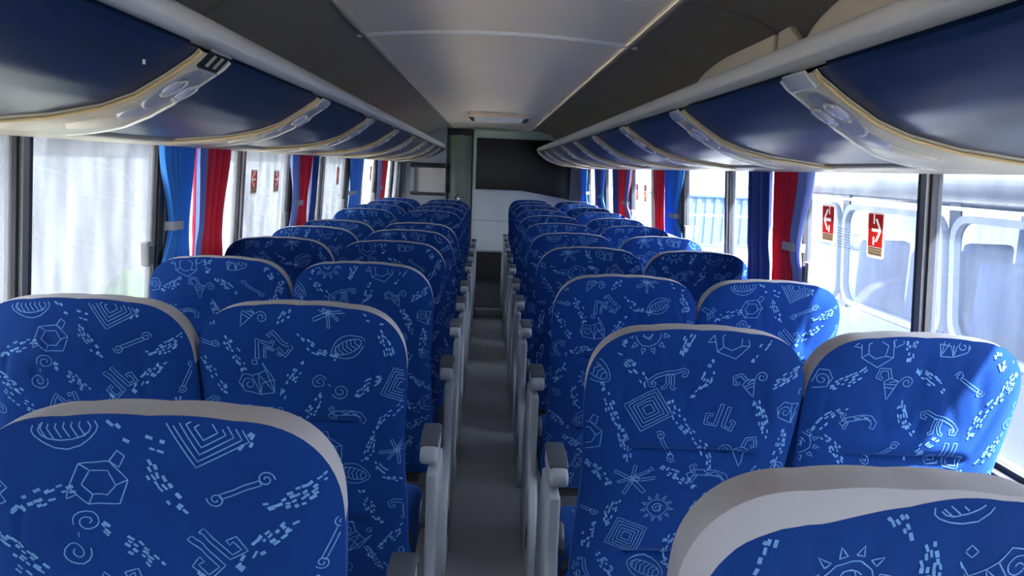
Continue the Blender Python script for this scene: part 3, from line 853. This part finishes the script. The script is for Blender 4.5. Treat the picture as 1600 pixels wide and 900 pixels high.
t = thing('instruction_decal', 'clear decal of fine printed lines and boxes between the two large exit stickers', 'decal', (1*(wx(1.28)+.0045),2.53,1.28))
b = MB()
def ln(y0, z0, y1, z1, w=.0016):
    dy, dz = y1-y0, z1-z0; l = math.hypot(dy, dz); oy, oz = -dz/l*w/2, dy/l*w/2
    lean_ = (WX1-WX0)/(HEAD-SILL)
    k = b.add([(lean_*z, y, z) for y, z in ((y0+oy,z0+oz),(y1+oy,z1+oz),(y1-oy,z1-oz),(y0-oy,z0-oz))]); b.face([k,k+1,k+2,k+3], M['ink'])
for k in range(8): ln(.045, .0+k*.009, .10, .0+k*.009); ln(-.005, .0+k*.009, .022, .0+k*.009)
for (a0, a1, z0, z1) in ((-.065,-.03,.0,.05),(.026,.042,.0,.04),(.028,.04,.045,.065)):
    ln(a0,z0,a1,z0); ln(a1,z0,a1,z1); ln(a1,z1,a0,z1); ln(a0,z1,a0,z0); ln((a0+a1)/2,z1-.012,(a0+a1)/2,z1)
b.build('print', t)

# ------------------------------------------------------------------ front of the saloon
yf = YF
b = MB(); b.box((-1.29,yf+.06,-.06), (1.29,yf+.12,2.1), M['front']); struct(b.build('wall_front'))
# partition with tinted pane
t = thing('partition', 'light grey front partition holding the big black tinted pane', 'partition', (0,yf,0))
b = MB(); b.box((-.235,-.03,.40), (1.10,.05,1.215), M['front'], bev=.006); b.build('lower_panel', t)
b = MB(); b.box((-.235,-.034,.80), (1.10,-.028,.806), M['pillar']); b.box((-.235,-.04,.375), (1.10,.05,.40), M['alu'], bev=.004); b.build('seam', t)
b = MB(); b.box((-.235,-.02,0), (1.10,.04,.375), M['frontfloor']); b.build('kick_board', t)
b = MB(); b.box((-.235,-.03,1.875), (1.15,.05,1.99), M['frame'], bev=.006); b.box((-.235,-.035,1.20), (-.19,.05,1.99), M['frame'], bev=.006); b.build('frame', t)
b = MB(); b.prism([(-.19,1.215),(.43,1.215),(1.06,1.12),(1.06,1.88),(-.19,1.88)], -.045, -.032, M['tinted'], axis=1); b.build('tinted_pane', t)
b = MB(); b.box((1.06,-.06,.3), (1.2,.05,1.6), M['wall'], bev=.01); b.build('side_post', t)
# dark door left of the partition
t = struct(None or bpy.data.objects.new('door_1', None)) if False else thing('cab_door', 'dark olive cab door with round chrome lock, between niche and partition', 'door', (-.40,yf-.04,0))
b = MB(); rows = []
for k in range(13):
    a = math.pi*k/12; x = .15*math.cos(math.pi-a); y = -.05*math.sin(a)
    rows.append([(x, y, z) for z in (0, .6, 1.2, 1.8, 1.98)])
b.grid(rows, M['door']); b.build('leaf', t)
b = MB(); b.tube([(-.145,-.02,1.16),(-.155,-.05,1.2),(-.155,-.05,1.48),(-.145,-.02,1.52)], .014, M['darkplastic']); b.build('grab_handle', t)
b = MB(); bm = bmesh.new(); bmesh.ops.create_cone(bm, cap_ends=True, segments=24, radius1=.05, radius2=.042, depth=.03)
b.bm(bm, M['chrome'], Matrix.Translation((-.02,-.06,1.09)) @ Matrix.Rotation(R(90),4,'X'), False)
bm = bmesh.new(); bmesh.ops.create_uvsphere(bm, u_segments=16, v_segments=10, radius=.032)
b.bm(bm, M['chrome'], Matrix.Translation((.0,-.095,1.08)), True); b.build('lock', t)
b = MB(); b.box((-.17,-.05,1.9), (.16,.02,1.99), M['darkplastic'], bev=.01); b.build('head_box', t)
# left wall part with niche
t = thing('front_cabinet', 'grey front cabinet with a framed recessed niche, under the end of the lockers', 'cabinet', (-.88,yf-.05,0))
b = MB()
for lo, hi in (((-.34,-.04,0),(.30,.05,1.13)), ((-.34,-.04,1.52),(.30,.05,1.99)), ((-.34,-.04,1.13),(-.16,.05,1.52)), ((.28,-.04,1.13),(.30,.05,1.52))):
    b.box(lo, hi, M['wall'], bev=.004)
b.box((-.16,.04,1.13), (.28,.05,1.52), M['niche']); b.build('body', t)
b = MB()
for lo, hi, m in (((-.17,-.055,1.11),(.29,-.02,1.15),M['darkplastic']), ((-.17,-.055,1.47),(.29,-.02,1.53),M['darkplastic']), ((-.17,-.055,1.15),(-.11,-.02,1.47),M['wall']), ((.27,-.055,1.15),(.29,-.02,1.47),M['frame'])):
    b.box(lo, hi, m, bev=.008)
b.build('niche_frame', t)
b = MB()
for xx in (-.33,-.29,-.24): b.box((xx,-.05,.6), (xx+.012,-.03,1.55), M['pillar'], bev=.003)
b.build('ribs', t)
# floor hatch
t = thing('floor_hatch', 'grey floor hatch with bright metal edges in the far aisle', 'hatch', (0,7.55,0))
b = MB(); b.box((-.22,0,0), (.22,.48,.006), M['padgrey'], bev=.001); b.build('lid', t)
b = MB()
for lo, hi in (((-.235,-.012,0),(.235,.0,.011)), ((-.235,.48,0),(.235,.492,.011)), ((-.235,0,0),(-.22,.48,.011)), ((.22,0,0),(.235,.48,.011))): b.box(lo, hi, M['alu'], bev=.002)
b.build('edging', t)

# ------------------------------------------------------------------ outside
GZ = -1.25
b = MB(); b.box((-60,-40,GZ-.1), (60,90,GZ), M['asphalt']); struct(b.build('ground'))
b = MB(); b.box((-4.6,-8,GZ), (6,11.5,GZ+.02), M['concrete']); struct(b.build('pavement'))  # apron made very pale to bounce sunlight through the windows onto the ceiling
t = thing('yard_fence', 'thin pale fence across the yard in front of the blue container', 'fence', (7.6,22,GZ))
b = MB()
for z in (.3,1.62): b.box((-3.2,-.02,z), (2.6,.02,z+.05), M['alu'])
b.build('rail', t)
for k in range(8): b = MB(); b.box((-3.2+.8*k,-.025,0), (-3.15+.8*k,.025,1.7), M['alu']); b.build('post', t)
# parked bus alongside on the right
t = thing('parked_bus', 'white bus parked alongside, seen through the dusty windows on the right', 'bus', (3.0,0,GZ))
zr = 1.49-GZ
b = MB()
X0 = 0.; bw = 2.4; ya, yb2 = -2.5, 7.6
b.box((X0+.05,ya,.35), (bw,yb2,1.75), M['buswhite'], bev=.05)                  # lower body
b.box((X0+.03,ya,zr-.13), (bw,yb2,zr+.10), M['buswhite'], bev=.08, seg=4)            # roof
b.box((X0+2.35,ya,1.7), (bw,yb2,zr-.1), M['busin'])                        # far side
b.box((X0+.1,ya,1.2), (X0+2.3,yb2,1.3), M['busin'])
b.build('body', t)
b = MB(); b.box((X0+.02,ya,zr-.145), (X0+.06,yb2,zr-.12), M['alu'], bev=.006); b.build('gutter', t)
edges = [-2.4,-.55,1.25,3.05,4.85,6.4,7.55]
for k, (a, c) in enumerate(zip(edges, edges[1:])):
    # rounded frame, upright edges raked
    rk = .16
    def rr(y0, y1, z0, z1, r):
        P_ = []
        for cy, cz, a0 in ((y1-r,z1-r,0),(y0+r,z1-r,1),(y0+r,z0+r,2),(y1-r,z0+r,3)):
            for j in range(6): an = math.pi/2*(a0+j/5); P_.append((cy+r*math.cos(an), cz+r*math.sin(an)))
        return [(y-rk*(z-z0)*.0+rk*(z-z0), z) for y, z in P_]
    o_ = rr(a+.04, c-.04, 1.74, zr-.17, .16); i_ = rr(a+.085, c-.085, 1.785, zr-.215, .13)
    b = MB(); rows = [[(X0+.05,*p) for p in o_], [(X0+.0,*p) for p in o_], [(X0+.0,*p) for p in i_], [(X0+.05,*p) for p in i_]]
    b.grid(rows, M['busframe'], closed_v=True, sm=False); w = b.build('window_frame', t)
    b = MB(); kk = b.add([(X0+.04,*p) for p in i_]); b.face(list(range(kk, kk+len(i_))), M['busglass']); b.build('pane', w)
    b = MB(); b.prism([(a-.06+.0,1.7),(a+.06,1.7),(a+.06+rk*.8,zr-.1),(a-.06+rk*.8,zr-.1)], X0+.045, X0+.06, M['buswhite'], axis=0); b.build('pillar', t)
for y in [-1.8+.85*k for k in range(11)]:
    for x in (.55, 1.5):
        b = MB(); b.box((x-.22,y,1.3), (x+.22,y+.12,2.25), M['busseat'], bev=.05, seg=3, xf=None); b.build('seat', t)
b = MB(); rows = []
for i in range(40):
    y = .2+.5*i/39; xo = .12+.02*math.sin(i*1.4)
    rows.append([(X0+xo, y, z) for z in (1.75, 2.2, 2.5)])
b.grid(rows, M['netting']); b.build('curtain', t)
b = MB(); b.box((X0+.09,1.42,1.95), (X0+.11,1.55,2.15), M['white']); b.box((X0+.09,1.42,2.15), (X0+.11,1.55,2.36), M['red']); b.build('sticker', t)
for y in (-.6, 5.2):
    b = MB(); bm = bmesh.new(); bmesh.ops.create_cone(bm, cap_ends=True, segments=28, radius1=.48, radius2=.48, depth=.28)
    b.bm(bm, M['rubber'], Matrix.Translation((X0+.2,y,.48)) @ Matrix.Rotation(R(90),4,'Y')); b.build('wheel', t)
b = MB()
for k in range(5): b.box((X0-.004,7.15+.0,1.1+.27*k), (X0+.01,7.3,1.22+.27*k), M['lime'])
b.build('reflector', t)
# farther things on the right
t = thing('container', 'pale blue steel container at the far side of the yard', 'container', (8.9,30,GZ))
b = MB(); n = 24
for k in range(n): b.box((-2.2+k*.18,-.03+.05*(k % 2),.1), (-2.02+k*.18,.9,1.95), M['shedblue'])
b.build('corrugated_wall', t)
b = MB(); b.box((-2.25,-.06,1.93), (2.2,2.4,2.05), M['shedblue'], bev=.02); b.box((-2.25,-.06,0), (2.2,2.4,.12), M['shedblue'], bev=.02); b.build('frame', t)
b = MB(); b.box((16,30,GZ), (16.3,60,GZ+2.2), M['plaster']); b.box((15.9,30,GZ+2.2), (16.4,60,GZ+2.35), M['plaster'], bev=.03); tag(b.build('yard_wall'), 'cream boundary wall at the far end of the yard', 'wall')
# left: hedge and pale building behind the dusty glass
def hedge(name, label, cx, y0, y1, h, seed):
    rng = random.Random(seed); mb = MB()
    bm = bmesh.new(); bmesh.ops.create_icosphere(bm, subdivisions=4, radius=1)
    for v in bm.verts:
        n = v.co.copy(); f = 1+.12*math.sin(n.x*9+seed)*math.sin(n.y*14)+.08*math.sin(n.z*17+n.y*11)+rng.uniform(-.05,.05)
        v.co = Vector((n.x*.5*f, n.y*(y1-y0)/2*f, n.z*h*.55*f+h*.45))
    mb.bm(bm, M['leaf'], Matrix.Translation((cx,(y0+y1)/2,GZ)), True); return tag(mb.build(name), label, 'hedge')
b = MB(); b.box((-4.8,-6,GZ), (-4.6,26,GZ+2.9), M['yard']);  # wall added to hide the bright sky and ground behind the left windows
b.box((-4.85,-6,GZ+2.9), (-4.5,26,GZ+3.02), M['yard']); tag(b.build('screen_wall'), 'grey wall added to screen bright sky and ground behind the streaked windows', 'wall')
hedge('hedge', 'green hedge blurred behind the dusty glass on the left', -3.75, 6.6, 10.5, 1.45, 1)
t = thing('house', 'pale house beyond the yard, barely seen through dusty glass', 'house', (-14,6,GZ))
b = MB(); b.box((-4,-8,0), (0,10,3.6), M['plaster']); b.build('wall', t)
b = MB(); b.prism([(-4.3,3.55),(.3,3.55),(-2,4.8)], -8.3, 10.3, M['pillar'], axis=1); b.build('roof', t)
for y in (-5,-1,3,7):
    b = MB(); b.box((-.02,y,1.2), (.05,y+1.2,2.6), M['tinted'], bev=.02); b.build('window', t)

# ------------------------------------------------------------------ light
w = bpy.data.worlds.new('sky'); scene.world = w; w.use_nodes = True
nt = w.node_tree; bg = nt.nodes['Background']
sky = nt.nodes.new('ShaderNodeTexSky'); sky.sky_type = 'HOSEK_WILKIE'; sky.turbidity = 6; sky.ground_albedo = .5
sky.sun_direction = Vector((.40,-.30,.86)).normalized()
mx = nt.nodes.new('ShaderNodeMix'); mx.data_type = 'RGBA'; mx.inputs['Factor'].default_value = .75
mx.inputs['B'].default_value = (1,.985,.96,1)
nt.links.new(sky.outputs[0], mx.inputs['A']); nt.links.new(mx.outputs['Result'], bg.inputs['Color'])
bg.inputs['Strength'].default_value = 6.4
sun = bpy.data.lights.new('sun', 'SUN'); sun.energy = 40; sun.angle = R(2); sun.color = (1,.95,.86)
so = bpy.data.objects.new('sun', sun); COL.objects.link(so)
so.rotation_euler = Vector((.40,-.30,.86)).to_track_quat('Z','Y').to_euler()

vs = scene.view_settings
vs.view_transform = 'Standard'; vs.look = 'None'; vs.gamma = 1; vs.use_curve_mapping = False; vs.exposure = 2.02
scene.cycles.use_denoising = True
scene.cycles.max_bounces = 10; scene.cycles.diffuse_bounces = 6; scene.cycles.transparent_max_bounces = 12
